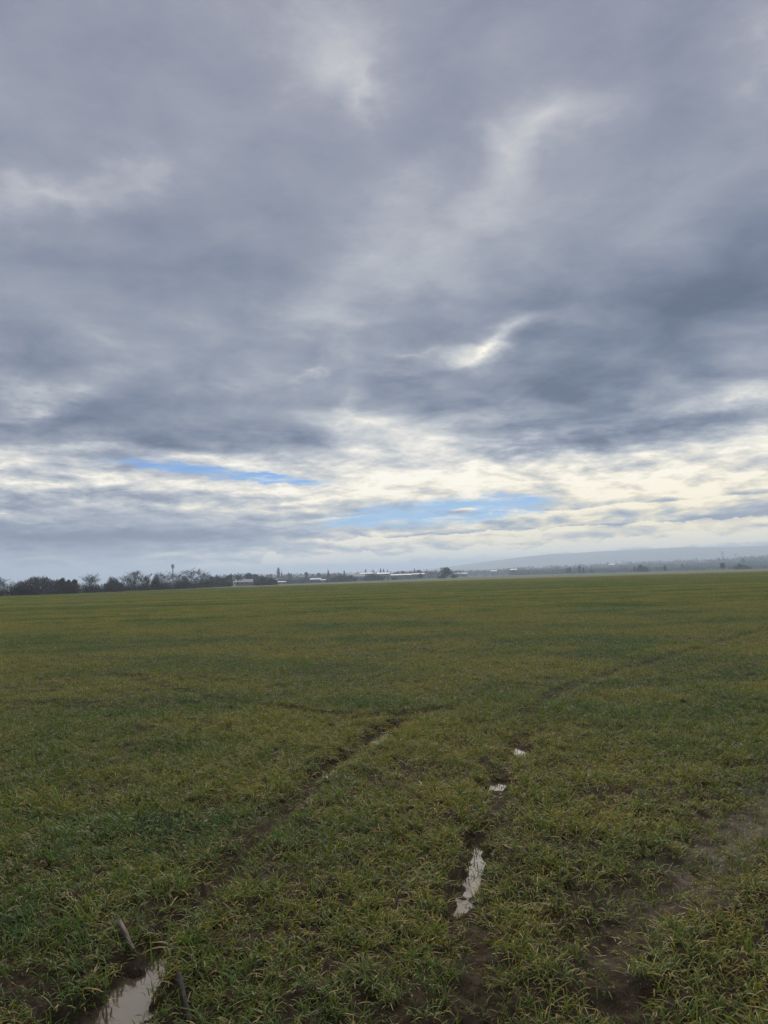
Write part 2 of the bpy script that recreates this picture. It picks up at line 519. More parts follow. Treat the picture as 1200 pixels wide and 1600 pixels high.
def fan_mesh(name, rmin, rmax_arr, rr_norm, mat, zfun, attrs=True):
    na, nr = len(fan), len(rr_norm)
    th = np.radians(fan)[None, :]
    rad = rr_norm[:, None] + np.zeros((1, na)) if rmax_arr is None else np.minimum(rr_norm[:, None], rmax_arr[None, :])
    x, y = rad * np.sin(th), rad * np.cos(th)
    z, bare = zfun(x.ravel(), y.ravel())
    i = (np.arange(nr - 1)[:, None] * na + np.arange(na - 1)[None, :]).ravel()
    f = np.stack([i, i + 1, i + na + 1, i + na], 1)
    keep = (rad[1:, :-1] - rad[:-1, :-1]).ravel() > 1e-4
    keep |= (rad[1:, 1:] - rad[:-1, 1:]).ravel() > 1e-4
    me = mesh_np(name, np.stack([x.ravel(), y.ravel(), z], 1), f[keep][:, ::-1], mat, True, {'bare': bare, 'mud': mud_of(x.ravel(), y.ravel())})
    return link(name, me)


field = tag(fan_mesh('field', .35, edge_r, np.array(rings), soil, ground), kind='structure')

# the plain beyond the field
plain_m, nb, p, o = new_mat('plain_land')
pos = nb.n('ShaderNodeNewGeometry').outputs['Position']
x_, y_, z_ = nb.sep(pos)
strip = nb.noise(nb.xyz(nb.mul(x_, .0016), nb.mul(y_, .009), 0), 1.0, 4, .6)
fine = nb.noise(pos, .08, 5, .65)
c = nb.ramp(strip, [(.3, (.022, .018, .014)), (.42, (.040, .029, .022)), (.5, (.030, .034, .016)), (.58, (.028, .038, .014)), (.7, (.042, .034, .024))])
nb.put(p.inputs['Base Color'], nb.mix(nb.mul(fine, .5), c, (.03, .03, .02)))
p.inputs['Roughness'].default_value = .95
PLAIN_Z = -3.0


def plain_z(x, y):
    r = np.hypot(x, y)
    e = np.interp(np.degrees(np.arctan2(x, y)), [q[0] for q in EDGE], [q[1] for q in EDGE])
    t_ = sstep(e + 15, e + 330, r)
    z = (-0.7 * sstep(55, 420, r) - .22) * (1 - t_) + PLAIN_Z * t_ + (fbm(x * .004, y * .004, 2, 3) - .5) * .8 * t_
    return z, np.zeros_like(z)


ring2 = np.concatenate([[60, 110], np.geomspace(150, 9000, 90)])
plain = tag(fan_mesh('plain', 60, None, ring2, plain_m, plain_z), kind='structure')

# ------------------------------------------------------------------ winter wheat
wheat, nb, p, o = new_mat('winter_wheat')
geo = nb.n('ShaderNodeNewGeometry')
geo_y = nb.sep(geo.outputs['Position'])[1]
tip = nb.n('ShaderNodeAttribute', attribute_name='tip').outputs['Fac']
dead = nb.n('ShaderNodeAttribute', attribute_name='dead').outputs['Fac']
rnd = nb.n('ShaderNodeObjectInfo').outputs['Random']
tint = crop_tint(nb, geo.outputs['Position'])
vary = nb.m('FRACT', nb.mad(dead, 7.3, nb.mul(rnd, 3.1)))
green = nb.mix(vary, (.020, .074, .021), (.090, .188, .038))
green = nb.mix(nb.mul(tint, .42), green, (.215, .235, .036))
yel = nb.mix(dead, (.46, .33, .045), (.44, .32, .12))
amt = nb.add(nb.mul(nb.mr(tip, .45, 1.0), nb.mul(nb.mad(tint, 1.1, .12), nb.mr(geo_y, 20.0, 90.0, 1.0, .62))), nb.mul(nb.m('GREATER_THAN', dead, .83), .9))
amt = nb.add(amt, nb.mul(nb.sub(rnd, .5), .35))
amt = nb.m('MINIMUM', nb.m('MAXIMUM', amt, 0.0), 1.0)
wc = nb.mix(amt, green, yel)
nb.put(p.inputs['Base Color'], wc)
p.inputs['Roughness'].default_value = .48
p.inputs['Specular IOR Level'].default_value = .30
tr = nb.n('ShaderNodeBsdfTranslucent')
nb.put(tr.inputs['Color'], nb.mix(1.0, wc, (1.25, 1.3, .7), 'MULTIPLY'))
ms = nb.n('ShaderNodeMixShader')
ms.inputs[0].default_value = .30
m_ = wheat.node_tree
m_.links.new(p.outputs[0], ms.inputs[1])
m_.links.new(tr.outputs[0], ms.inputs[2])
m_.links.new(ms.outputs[0], o.inputs['Surface'])


def blades(n, spread, lo, hi, width, segs, seed, up=(.25, 1.0), rows=None, curl=1.0):
    """n arching blades in a clump (or clumps on drilled rows) as one mesh"""
    g = np.random.default_rng(seed)
    k = segs + 1
    ang = g.uniform(0, 2 * math.pi, n)
    L_ = g.uniform(lo, hi, n)
    lean = g.uniform(*up, n)                       # 1 = upright
    if rows is None:
        bx, by = g.normal(0, spread, n), g.normal(0, spread, n)
    else:
        bx, by = rows(g, n)
    w_ = width * g.uniform(.7, 1.25, n)
    dead_ = g.uniform(0, 1, n)
    low = dead_ > .83
    lean = np.where(low, lean * .35, lean)
    s = np.linspace(0, 1, k)[None, :]
    e0 = (lean * 1.35 + .12)[:, None]
    bend = (g.uniform(.5, 1.9, n) * curl)[:, None]
    el = e0 - bend * s ** 1.3
    dl = (L_ / segs)[:, None]
    hx = np.concatenate([np.zeros((n, 1)), np.cumsum(np.cos(el[:, :-1]) * dl, 1)], 1)
    hz = np.concatenate([np.zeros((n, 1)), np.cumsum(np.sin(el[:, :-1]) * dl, 1)], 1)
    hz = np.maximum(hz, -.004 + .01 * s)
    side = ang + math.pi / 2 + g.normal(0, .3, n)
    twist = g.normal(0, .9, n)[:, None] * s
    ww = w_[:, None] * .5 * np.clip(1.15 - s ** 2.2 * 1.1, .06, 1) * np.clip(.55 + s * 3, 0, 1)
    sx, sy = np.cos(side)[:, None] * ww * np.cos(twist), np.sin(side)[:, None] * ww * np.cos(twist)
    sz = ww * np.sin(twist)
    cx = bx[:, None] + np.cos(ang)[:, None] * hx
    cy = by[:, None] + np.sin(ang)[:, None] * hx
    A = np.stack([cx - sx, cy - sy, hz - sz], -1)
    B = np.stack([cx + sx, cy + sy, hz + sz], -1)
    v = np.stack([A, B], 2).reshape(n, k * 2, 3)
    base = (np.arange(n) * k * 2)[:, None]
    j = np.arange(segs)[None, :] * 2
    f = np.stack([base + j, base + j + 1, base + j + 3, base + j + 2], -1).reshape(-1, 4)
    tip_ = np.repeat(np.broadcast_to(s, (n, k))[:, :, None], 2, 2).ravel()
    return v.reshape(-1, 3), f, {'tip': tip_, 'dead': np.repeat(dead_, k * 2)}


stock = bpy.data.collections.new('wheat_variants')
NV = 0


def variant(data):
    global NV
    v, f, a = data
    ob = bpy.data.objects.new('wheat_tuft_%02d' % NV, mesh_np('wheat_tuft', v, f, wheat, True, a))
    stock.objects.link(ob)
    NV += 1


for i in range(10):        # 0-9 tufts seen close up
    variant(blades([14, 18, 22, 16, 26, 12, 19, 24, 15, 20][i], .026, .040, .098, .0052, 6, 100 + i))
for i in range(3):         # 10-12 small thin tufts
    variant(blades(7 + i, .018, .035, .085, .005, 5, 130 + i))
for i in range(2):         # 13-14 big bushy tufts
    variant(blades(44, .040, .07, .14, .006, 6, 140 + i))

for i in range(3):         # 15-17 scraps of straw and broken blades lying on the soil
    v_, f_, a_ = blades(5, .05, .03, .09, .006, 4, 145 + i, up=(-.05, .06), curl=.25)
    a_['dead'] = .84 + .16 * (np.round(a_['dead'] * 997) % 1 + a_['dead']) / 2
    variant((v_, f_, a_))


def row_fn(size, step):
    def fn(g, n):
        r_ = np.round(g.uniform(-size / 2, size / 2, n) / .14) * .14
        cl = g.uniform(-size / 2, size / 2, max(4, int(size / step) * int(size / .14)))
        return cl[g.integers(0, len(cl), n)] + g.normal(0, .02, n), r_ + g.normal(0, .022, n)
    return fn


for i in range(4):         # 18-21 one-metre squares of crop
    variant(blades(950, 0, .05, .115, .009, 3, 150 + i, rows=row_fn(1.0, .07)))
for i in range(3):         # 22-24 three-metre squares
    variant(blades(2400, 0, .06, .12, .018, 2, 160 + i, rows=row_fn(3.0, .09)))


def in_view(x, y, margin):
    return (np.abs(x) < y * .56 + margin) & (y > 1.5)


P, IDX, SC, RZ = [], [], [], []
# single tufts on drilled rows
ROWA = R(-3.5)
rows_y = np.concatenate([np.arange(1.6, 10, .098), np.arange(10, 34, .122)])
for ry in rows_y:
    half = ry * .56 + 3.0
    xs = np.arange(-half, half, .036 if ry < 10 else .050 if ry < 16 else .062)
    xs = xs + rng.normal(0, .022, len(xs))
    ys = ry + rng.normal(0, .028, len(xs)) + .05 * (vnoise(xs * .5, xs * 0 + ry, 8) - .5)
    X, Y = xs * math.cos(ROWA) - ys * math.sin(ROWA) * 0, ys + xs * math.sin(ROWA) * -1
    z, bare = ground(X, Y)
    gap = fbm(X * 1.5, Y * 1.5, 41, 3)
    keep = rng.uniform(0, 1, len(X)) < np.clip(1.04 - bare * 1.0, .0, 1) * np.clip(1.2 - .8 * sstep(.62, .82, gap), .75, 1)
    keep &= (Y > 1.5) & (Y < 33 + 2 * rng.uniform(-1, 1, len(X)))
    X, Y, z, bare = X[keep], Y[keep], z[keep], bare[keep]
    n = len(X)
    vig = fbm(X * .8, Y * .8, 51, 3)
    big = rng.uniform(0, 1, n)
    idx = rng.integers(0, 10, n)
    idx = np.where((big < .16) | (bare > .4), rng.integers(10, 13, n), idx)
    idx = np.where((big > .965) & (Y < 9) & (bare < .3), rng.integers(13, 15, n), idx)
    P.append(np.stack([X, Y, z - .004], 1)); IDX.append(idx)
    SC.append((.82 + .45 * vig) * rng.uniform(.75, 1.2, n) * (1 - .35 * bare)); RZ.append(rng.uniform(0, 6.283, n))

xs = rng.uniform(-9, 9, 9000); ys = rng.uniform(1.6, 12, 9000)
k_ = np.abs(xs) < ys * .56 + 2.5
xs, ys = xs[k_], ys[k_]
z, bare = ground(xs, ys)
k_ = rng.uniform(0, 1, len(xs)) < .10 + .5 * bare
k_ &= z > -.058
xs, ys, z = xs[k_], ys[k_], z[k_]
P.append(np.stack([xs, ys, z + .004], 1)); IDX.append(rng.integers(15, 18, len(xs)))
SC.append(rng.uniform(.35, .9, len(xs))); RZ.append(rng.uniform(0, 6.283, len(xs)))


def squares(y0, y1, cell, lo, hi, margin):
    ys = np.arange(y0, y1, cell)
    for yy in ys:
        half = yy * .56 + margin
        xs = np.arange(-half, half, cell)
        X = xs + rng.normal(0, cell * .05, len(xs))
        Y = yy + rng.normal(0, cell * .05, len(xs)) + xs * .06
        th = np.degrees(np.arctan2(X, Y))
        er = np.interp(th, [e[0] for e in EDGE], [e[1] for e in EDGE])
        keep = (np.hypot(X, Y) < er - cell * .6) & (Y > y0 - 1.2)
        X, Y = X[keep], Y[keep]
        z, bare = ground(X, Y)
        k2 = rng.uniform(0, 1, len(X)) > bare * .8
        X, Y, z = X[k2], Y[k2], z[k2]
        n = len(X)
        P.append(np.stack([X, Y, z], 1)); IDX.append(rng.integers(lo, hi + 1, n))
        SC.append(rng.uniform(.85, 1.15, n)); RZ.append(.06 + math.pi * rng.integers(0, 2, n) + rng.normal(0, .03, n))


squares(32, 92, .97, 18, 21, 5)
squares(92, 250, 2.9, 22, 24, 8)
P = np.concatenate(P); IDX = np.concatenate(IDX); SC = np.concatenate(SC); RZ = np.concatenate(RZ)
print('wheat instances', len(P))
me = bpy.data.meshes.new('winter_wheat')
me.vertices.add(len(P))
me.vertices.foreach_set('co', P.astype(np.float32).ravel())
for k, v, ty in (('pick', IDX, 'INT'), ('size', SC, 'FLOAT'), ('turn', RZ, 'FLOAT')):
    at = me.attributes.new(k, ty, 'POINT')
    at.data.foreach_set('value', v.astype(np.int32 if ty == 'INT' else np.float32))
crop_ob = tag(link('winter_wheat', me), 'young green and yellowing winter wheat covering the wide field', 'crop', kind='stuff')
ng = bpy.data.node_groups.new('sow_wheat', 'GeometryNodeTree')
ng.interface.new_socket('Geometry', in_out='INPUT', socket_type='NodeSocketGeometry')
ng.interface.new_socket('Geometry', in_out='OUTPUT', socket_type='NodeSocketGeometry')
N_ = ng.nodes.new
gi, go = N_('NodeGroupInput'), N_('NodeGroupOutput')
iop, ci = N_('GeometryNodeInstanceOnPoints'), N_('GeometryNodeCollectionInfo')
ci.inputs['Collection'].default_value = stock
ci.inputs['Separate Children'].default_value = True
ci.inputs['Reset Children'].default_value = True
iop.inputs['Pick Instance'].default_value = True


def named(nm, ty):
    a = N_('GeometryNodeInputNamedAttribute')
    a.data_type = ty
    a.inputs['Name'].default_value = nm
    return a.outputs['Attribute']


cx_ = N_('ShaderNodeCombineXYZ')
lk = ng.links.new
lk(gi.outputs[0], iop.inputs['Points'])
lk(ci.outputs[0], iop.inputs['Instance'])
lk(named('pick', 'INT'), iop.inputs['Instance Index'])
lk(named('turn', 'FLOAT'), cx_.inputs['Z'])
e2r = N_('FunctionNodeEulerToRotation')
lk(cx_.outputs[0], e2r.inputs[0])
lk(e2r.outputs[0], iop.inputs['Rotation'])
lk(named('size', 'FLOAT'), iop.inputs['Scale'])
lk(iop.outputs[0], go.inputs[0])
md = crop_ob.modifiers.new('sow', 'NODES')
md.node_group = ng

# ------------------------------------------------------------------ standing water in the ruts
water, nb, p, o = new_mat('muddy_water')
pos = nb.n('ShaderNodeNewGeometry').outputs['Position']
nb.put(p.inputs['Base Color'], nb.mix(nb.noise(pos, 3.0, 3, .5), (.052, .040, .026), (.085, .066, .044)))
p.inputs['Roughness'].default_value = .10
p.inputs['IOR'].default_value = 1.22
bp = nb.n('ShaderNodeBump')
nb.put(bp.inputs['Height'], nb.noise(pos, 9.0, 2, .5))
bp.inputs['Strength'].default_value = .12
bp.inputs['Distance'].default_value = .01
nb.put(p.inputs['Normal'], bp.outputs[0])


def puddle(pts, half, z, label):
    """level water filling the low ground along a rut; the soil rises through it at the banks"""
    w = [gpt(*q) for q in pts]
    v, f = [], []
    for i, (x, y) in enumerate(w):
        a, c_ = w[max(i - 1, 0)], w[min(i + 1, len(w) - 1)]
        dx_, dy_ = c_[0] - a[0], c_[1] - a[1]
        l_ = math.hypot(dx_, dy_)
        nx, ny = -dy_ / l_, dx_ / l_
        v += [(x + nx * half, y + ny * half, z), (x - nx * half, y - ny * half, z)]
        if i:
            f.append((i * 2 - 2, i * 2 - 1, i * 2 + 1, i * 2))
    return tag(link('puddle', mesh_np('puddle', v, np.array(f), water)), label, 'puddle', 'rain puddles in the wheel ruts')


puddle([(85, 1665), (150, 1592), (200, 1540), (245, 1490), (280, 1445)], .42, -.062, 'long muddy brown puddle in the rut beside the two sticks')
puddle([(722, 1450), (732, 1400), (741, 1355), (752, 1310), (758, 1290)], .36, -.060, 'pale narrow grassy puddle reflecting sky, largest of the middle rut')
puddle([(778, 1238), (781, 1216), (786, 1200)], .36, -.062, 'small bright round puddle farther along the middle rut')
puddle([(800, 1178), (806, 1166), (812, 1154)], .36, -.062, 'tiny puddle at the far end of the middle rut')
puddle([(580, 1152), (604, 1138), (622, 1128)], .42, -.062, 'bright sliver of water where two ruts meet')
puddle([(500, 1212), (525, 1193), (548, 1176)], .36, -.062, 'faint thin puddle in the rut below the bright sliver of water')


# ------------------------------------------------------------------ trees, hedges, village
def tubes(segs, sides=4):
    """segs: list of (p0, p1, r0, r1) -> verts, quads"""
    if not segs:
        return np.zeros((0, 3)), np.zeros((0, 4), int)
    p0 = np.array([s[0] for s in segs], float); p1 = np.array([s[1] for s in segs], float)
    r0 = np.array([s[2] for s in segs], float); r1 = np.array([s[3] for s in segs], float)
    d = p1 - p0
    d /= np.linalg.norm(d, axis=1)[:, None] + 1e-9
    ref = np.where(np.abs(d[:, 2:3]) > .9, np.array([[1., 0, 0]]), np.array([[0, 0, 1.]]))
    u = np.cross(d, ref); u /= np.linalg.norm(u, axis=1)[:, None]
    w = np.cross(d, u)
    a = np.arange(sides) * 2 * math.pi / sides
    ring = u[:, None, :] * np.cos(a)[None, :, None] + w[:, None, :] * np.sin(a)[None, :, None]
    A = p0[:, None] + ring * r0[:, None, None]
    B = p1[:, None] + ring * r1[:, None, None]
    v = np.concatenate([A, B], 1).reshape(-1, 3)
    base = (np.arange(len(segs)) * sides * 2)[:, None]
    k = np.arange(sides)[None, :]
    k2 = (k + 1) % sides
    f = np.stack([base + k, base + k2, base + sides + k2, base + sides + k], -1).reshape(-1, 4)
    return v, f


def bare_tree(h, spread, seed, levels=4, fork=.28, twig=.016, limbs=7):
    """winter tree: trunk and limbs in one list, finer branches and twigs in another"""
    g = random.Random(seed)
    wood, fine = [], []

    def grow(p, d, ln, r, lv):
        n = 3 if lv < levels else 2
        tgt = wood if lv < 2 else fine
        pts = [p]
        for i in range(n):
            d = (d + Vector((g.uniform(-1, 1), g.uniform(-1, 1), g.uniform(-.5, .9))) * (.10 if lv == 0 else .20)).normalized()
            q = p + d * (ln / n)
            ra, rb = r * (1 - .62 * i / n), r * (1 - .62 * (i + 1) / n)
            tgt.append((tuple(p), tuple(q), max(ra, twig * .6), max(rb, twig * .5)))
            p = q
            pts.append((p, d, rb))
        if lv >= levels:
            return
        kids = limbs if lv == 0 else g.randint(4, 6)
        for k in range(kids):
            t = (fork + (1 - fork) * (k + g.random()) / kids) if lv == 0 else .25 + .75 * (k + g.random()) / kids
            i = min(int(t * n), n - 1)
            q, dd, rb = pts[i + 1]
            prev = pts[i][0] if i else pts[0]
            base = Vector(prev).lerp(q, t * n - i)
            az_ = g.uniform(0, 6.283)
            out_ = Vector((math.cos(az_), math.sin(az_), 0))
            nd = (dd * (1.0 - .3 * spread) + out_ * (.42 + .28 * spread) + Vector((0, 0, .34))).normalized()
            grow(base, nd, ln * g.uniform(.46, .70) * (1.12 - .35 * t if lv == 0 else 1), rb * .55 + twig * .3, lv + 1)

    grow(Vector((0, 0, -.3)), Vector((0, 0, 1)), h * .62, h * .026, 0)
    top = max(max(s[1][2] for s in fine), .1)
    k = h / top
    sc = lambda L_: [((a[0] * k, a[1] * k, a[2] * k), (c[0] * k, c[1] * k, c[2] * k), r0, r1) for a, c, r0, r1 in L_]
    return sc(wood), sc(fine)


def twigs(lumps, n, ln, wd, seed, up=.5, shell=.35):
    """n slender triangles (twigs, leaf sprays) filling ellipsoid lumps (x, y, z, rx, ry, rz)"""
    g = np.random.default_rng(seed)
    L_ = np.array(lumps, float)
    vol = np.cbrt(np.prod(L_[:, 3:], 1)) ** 2
    k = g.choice(len(L_), n, p=vol / vol.sum())
    d = g.normal(0, 1, (n, 3)); d /= np.linalg.norm(d, axis=1)[:, None]
    rad = (shell + (1 - shell) * g.random(n) ** .5)[:, None]
    c = L_[k, :3] + d * rad * L_[k, 3:]
    c[:, 2] = np.maximum(c[:, 2], .02)
    e = g.normal(0, 1, (n, 3)) + d * .6 + np.array([0, 0, up])
    e /= np.linalg.norm(e, axis=1)[:, None]
    s = np.cross(e, g.normal(0, 1, (n, 3))); s /= np.linalg.norm(s, axis=1)[:, None]
    l_ = ln * g.uniform(.5, 1.4, n)[:, None]
    w_ = wd * g.uniform(.5, 1.4, n)[:, None]
    v = np.stack([c - s * w_ * .5, c + s * w_ * .5, c + e * l_], 1).reshape(-1, 3)
    return v, np.arange(n * 3).reshape(-1, 3)


def lumpy(w, h, depth, seed, n=9, flat=.55, dome=False):
    """lumps of a rounded thicket of that width, height and depth"""
    g = random.Random(seed)
    out_ = []
    for i in range(n):
        x = -w / 2 + w * (i + .5 + g.uniform(-.3, .3)) / n
        prof = max(.2, 1 - (2 * x / w) ** 2) ** (.5 if dome else .35)
        hh = h * prof * g.uniform(.82, 1.08)
        rx = w / n * g.uniform(.8, 1.3)
        out_.append((x, g.uniform(-.2, .2) * depth, hh * .52, rx, depth * .5, hh * .5))
        out_.append((x, g.uniform(-.2, .2) * depth, hh * .22, rx, depth * .5, hh * .26))
    return out_


bark_m = simple_mat('grey_bark', (.050, .042, .036), .9, .3, .9)
twig_m = simple_mat('bare_twigs', (.11, .092, .08), .9, .3, .25)
thick_m = simple_mat('dark_thicket', (.08, .072, .064), .95, .5, .35)
brush_m = simple_mat('brown_brushwood', (.13, .105, .09), .95, .5, .4)
ever_m = simple_mat('dark_evergreen', (.034, .046, .034), .9, .35, .3)
olive_m = simple_mat('grey_green_leaves', (.060, .066, .040), .9, .35, .3)


def top_z(px, py, dist):
    d = ray(px, py)
    return EYE + dist * d.z / math.hypot(d.x, d.y)


def stand(px, dist):
    d = ray(px, 900)
    k = dist / math.hypot(d.x, d.y)
    x, y = d.x * k, d.y * k
    z, _ = plain_z(np.array([x]), np.array([y]))
    return Vector((x, y, float(z[0])))


def place(o, px, dist, turn=None):
    p_ = stand(px, dist)
    o.location = p_
    o.rotation_euler = (0, 0, -math.atan2(p_.x, p_.y) if turn is None else turn)
    return p_


def empty(name):
    o = bpy.data.objects.new(name, None)
    COL.objects.link(o)
    o.empty_display_size = .3
    return o


SEED = [500]


def tree(kind, px, top, wpx, dist, label, group=None, cat='tree', name=None, mat=None, outline=None):
    """one tree or shrub standing at a bearing and a distance, as tall and as wide as it looks from the field"""
    SEED[0] += 7
    sd_ = SEED[0]
    base = stand(px, dist)
    h = max(top_z(px, top, dist) - base.z, 1.2)
    w = wpx * dist / F
    name = name or {'bare': 'bare_tree', 'thicket': 'thicket', 'round': 'round_tree', 'conifer': 'conifer_tree', 'poplar': 'poplar_tree', 'dome': 'thicket', 'bush': 'bush'}[kind]
    o = tag(empty(name), label, cat, group)
    place(o, px, dist)
    m = mat
    tw = max(.014, dist * .0001)
    if kind == 'bare':
        wood, fine = bare_tree(h, min(1.3, w / h), sd_, twig=tw, limbs=8 if w / h > .6 else 7)
        xs = [s[1][0] for s in fine]
        half = sorted(abs(v) for v in xs)[int(len(xs) * .97)]
        k = (w / 2) / max(half, .1)
        sq = lambda L_: [((a[0] * k, a[1] * k, a[2]), (c[0] * k, c[1] * k, c[2]), r0, r1) for a, c, r0, r1 in L_]
        v, f = tubes(sq(wood), 6)
        link('trunk', mesh_np('trunk', v, f, bark_m, True), o)
        v, f = tubes(sq(fine), 3)
        link('crown', mesh_np('crown', v, f, m or twig_m), o)
        return o
    g = random.Random(sd_)
    stems = []
    if kind in ('thicket', 'dome', 'bush'):
        lumps = lumpy(w, h, max(2.5, w * .5), sd_, n=max(4, int(wpx / 4.5)), dome=kind == 'dome')
        ln_ = max(.45, h * .13)
        if outline:                                   # crown height along its width
            lumps = []
            for i in range(26):
                q = (i + .5) / 26
                hh = ((top_z(px, np.interp(q, *outline), dist) - base.z) - .2) * g.uniform(.9, 1.05)
                for zz in (.2, .5, .8):
                    lumps.append(((q - .5) * w, g.uniform(-.4, .4), hh * zz, w * .05, 1.6, hh * .22))
            ln_ = .4
        n = int(1500 + w * h * (260 if outline else 110))
        v, f = twigs(lumps, min(n, 20000), ln_, max(.08, dist * .0005), sd_, up=.6, shell=.1)
        for i in range(3):
            x, y = w * (.3 * (i - 1) + g.uniform(-.08, .08)), g.uniform(-1, 1)
            sg = ((x, y, -.2), (x + g.uniform(-.5, .5), y + g.uniform(-.4, .4), h * g.uniform(.4, .65)), max(.05, h * .014), .02)
            link('stem', mesh_np('stem', *tubes([sg], 5), bark_m, True), o)
        link('crown', mesh_np('crown', v, f, m or thick_m), o)
        return o
    trunk = [((0, 0, -.3), (g.uniform(-.1, .1), 0, h * .35), h * .028, h * .02), ((0, 0, h * .34), (g.uniform(-.2, .2), 0, h * .8), h * .02, .03)]
    for i in range(6):
        a_ = g.uniform(0, 6.28)
        z0 = h * g.uniform(.25, .6)
        trunk.append(((0, 0, z0), (math.cos(a_) * w * .3, math.sin(a_) * w * .3, z0 + h * .2), h * .011, .02))
    if kind == 'round' and mat:
        lumps = [(g.uniform(-.25, .25) * w, g.uniform(-.2, .2) * w, h * g.uniform(.66, .84), w * .24, w * .22, h * .14) for _ in range(7)]
        v, f = twigs(lumps, 1600, max(.35, h * .06), max(.08, dist * .0005), sd_, up=.4)
    elif kind == 'round':
        lumps = [(g.uniform(-.27, .27) * w, g.uniform(-.25, .25) * w, h * g.uniform(.34, .80), w * g.uniform(.16, .27), w * .24, h * g.uniform(.13, .2)) for _ in range(11)]
        lumps.append((0, 0, h * .86, w * .16, w * .16, h * .14))
        v, f = twigs(lumps, 3200, max(.4, h * .07), max(.10, dist * .0006), sd_, up=.3)
    elif kind == 'conifer':
        lumps = [(g.uniform(-.05, .05) * w, 0, h * (.12 + .86 * i / 9), w * .5 * (1.03 - i / 9.3) * g.uniform(.8, 1.1), w * .5 * (1.03 - i / 9.3), h * .07) for i in range(10)]
        v, f = twigs(lumps, 2000, max(.4, h * .06), max(.10, dist * .0006), sd_, up=-.1)
    else:
        lumps = [(0, 0, h * (.15 + .8 * i / 7), w * .5 * math.sin(math.pi * (.25 + .7 * i / 7)) ** .6, w * .4, h * .12) for i in range(8)]
        v, f = twigs(lumps, 1500, max(.4, h * .07), max(.08, dist * .0005), sd_, up=1.2)
    link('trunk', mesh_np('trunk', *tubes(trunk, 6), bark_m, True), o)
    link('crown', mesh_np('crown', v, f, m or ever_m), o)
    return o


HG, TG, VG, PG = 'thickets along the left field edge', 'bare trees above the left hedge', 'trees in the village', 'lone trees on the plain beyond the field'
T = tree
# left field edge, nearest first
T('bare', -2, 898, 34, 195, 'bare tree cut off by the left edge of the photo', TG)
T('thicket', 14, 909, 62, 190, 'dark scrub at the far left end of the hedge, left of the big dome thicket', HG, 'hedge')
T('dome', 73, 899, 84, 188, 'big brownish dome-shaped thicket with a smooth top sloping down on its right', HG, 'hedge', mat=brush_m,
  outline=([0, .06, .14, .24, .34, .46, .6, .75, .9, 1], [915, 909, 904, 900.5, 899.5, 901, 904, 907, 910, 913]))
T('round', 97, 902, 9, 235, 'small dark round tree just right of the dome thicket, tallest of a close trio', TG, mat=thick_m)
T('round', 106, 905, 9, 240, 'small dark round tree in the middle of the close trio beside the dome thicket', TG, mat=thick_m)
T('round', 116, 905, 10, 245, 'small grey round tree, last of the close trio beside the dome thicket', TG, mat=olive_m)
T('bare', 138, 895, 27, 232, 'pale spreading bare tree standing alone above the straight hedge', TG, mat=olive_m)
T('thicket', 128, 911, 52, 200, 'dark straight-topped thicket under the pale spreading bare tree', HG, 'hedge')
T('thicket', 165, 911, 52, 206, 'dark straight-topped thicket between the pale spreading tree and the pointed bush', HG, 'hedge')
T('bush', 174, 899, 15, 240, 'pointed dark bush rising above the hedge right of the pale spreading tree', TG, 'bush', mat=twig_m)
T('bush', 184, 906, 12, 244, 'low dark bush leaning against the pointed bush', TG, 'bush', mat=twig_m)
T('bare', 200, 892, 26, 250, 'bare tree with many upright stems at the left of the tall hedge clump', TG)
T('bare', 211, 890, 24, 255, 'tallest bare tree of the clump between the pointed bush and the water tower', TG)
T('bare', 224, 896, 18, 262, 'smaller bare tree on the right of the tall hedge clump', TG)
T('bare', 230, 895, 11, 280, 'slim upright bare tree right of the tall hedge clump', TG)
T('thicket', 205, 908, 50, 222, 'dark thicket below the clump of tall bare trees', HG, 'hedge')
T('thicket', 243, 906, 48, 236, 'dark thicket between the tall clump and the water tower', HG, 'hedge')
T('bush', 243, 898, 10, 275, 'small dark bush poking out of the hedge left of the water tower', TG, 'bush', mat=twig_m)
T('bare', 256, 892, 26, 290, 'broad bare tree just left of the water tower', TG)
T('bare', 274, 891, 34, 296, 'broad bare tree whose crown crosses the foot of the water tower', TG)
T('thicket', 276, 905, 46, 255, 'dark thicket at the foot of the water tower trees', HG, 'hedge')
T('thicket', 289, 911, 34, 250, 'low darkest thicket at the field edge below the water tower', HG, 'hedge')
T('thicket', 309, 904, 46, 290, 'bluish thicket under the big branching tree', HG, 'hedge')
T('bush', 290, 901, 14, 300, 'rounded bush between the water tower trees and the big branching tree', TG, 'bush')
T('bare', 301, 886, 24, 318, 'left half of the big branching bare pair right of the water tower', TG)
T('bare', 316, 886, 24, 322, 'right half of the big branching bare pair right of the water tower', TG)
T('thicket', 338, 899, 32, 345, 'rounded shrubbery right of the big branching pair', HG, 'hedge', mat=brush_m)
T('thicket', 350, 905, 20, 318, 'dark rounded bush left of the pale sheds', HG, 'hedge')
T('thicket', 330, 907, 40, 325, 'low blue shadowed scrub below the rounded shrubbery', HG, 'hedge')
T('round', 357, 897, 12, 420, 'pale bare round tree left of the small dark spruce', VG, mat=olive_m)
T('conifer', 361, 896, 6, 430, 'small dark spruce above the long pale shed', VG)
T('bare', 371, 896, 16, 440, 'grey bare tree right of the small dark spruce', VG)
T('round', 388, 895, 18, 520, 'blue round tree rising behind the long pale shed', VG)
T('round', 399, 897, 12, 520, 'lower round tree right of the blue one behind the long pale shed', VG)
T('bare', 409, 898, 16, 380, 'bare tree standing above the dark wide thicket', VG)
T('thicket', 415, 902, 34, 345, 'dark wide thicket jutting into the field right of the sheds', HG, 'hedge')
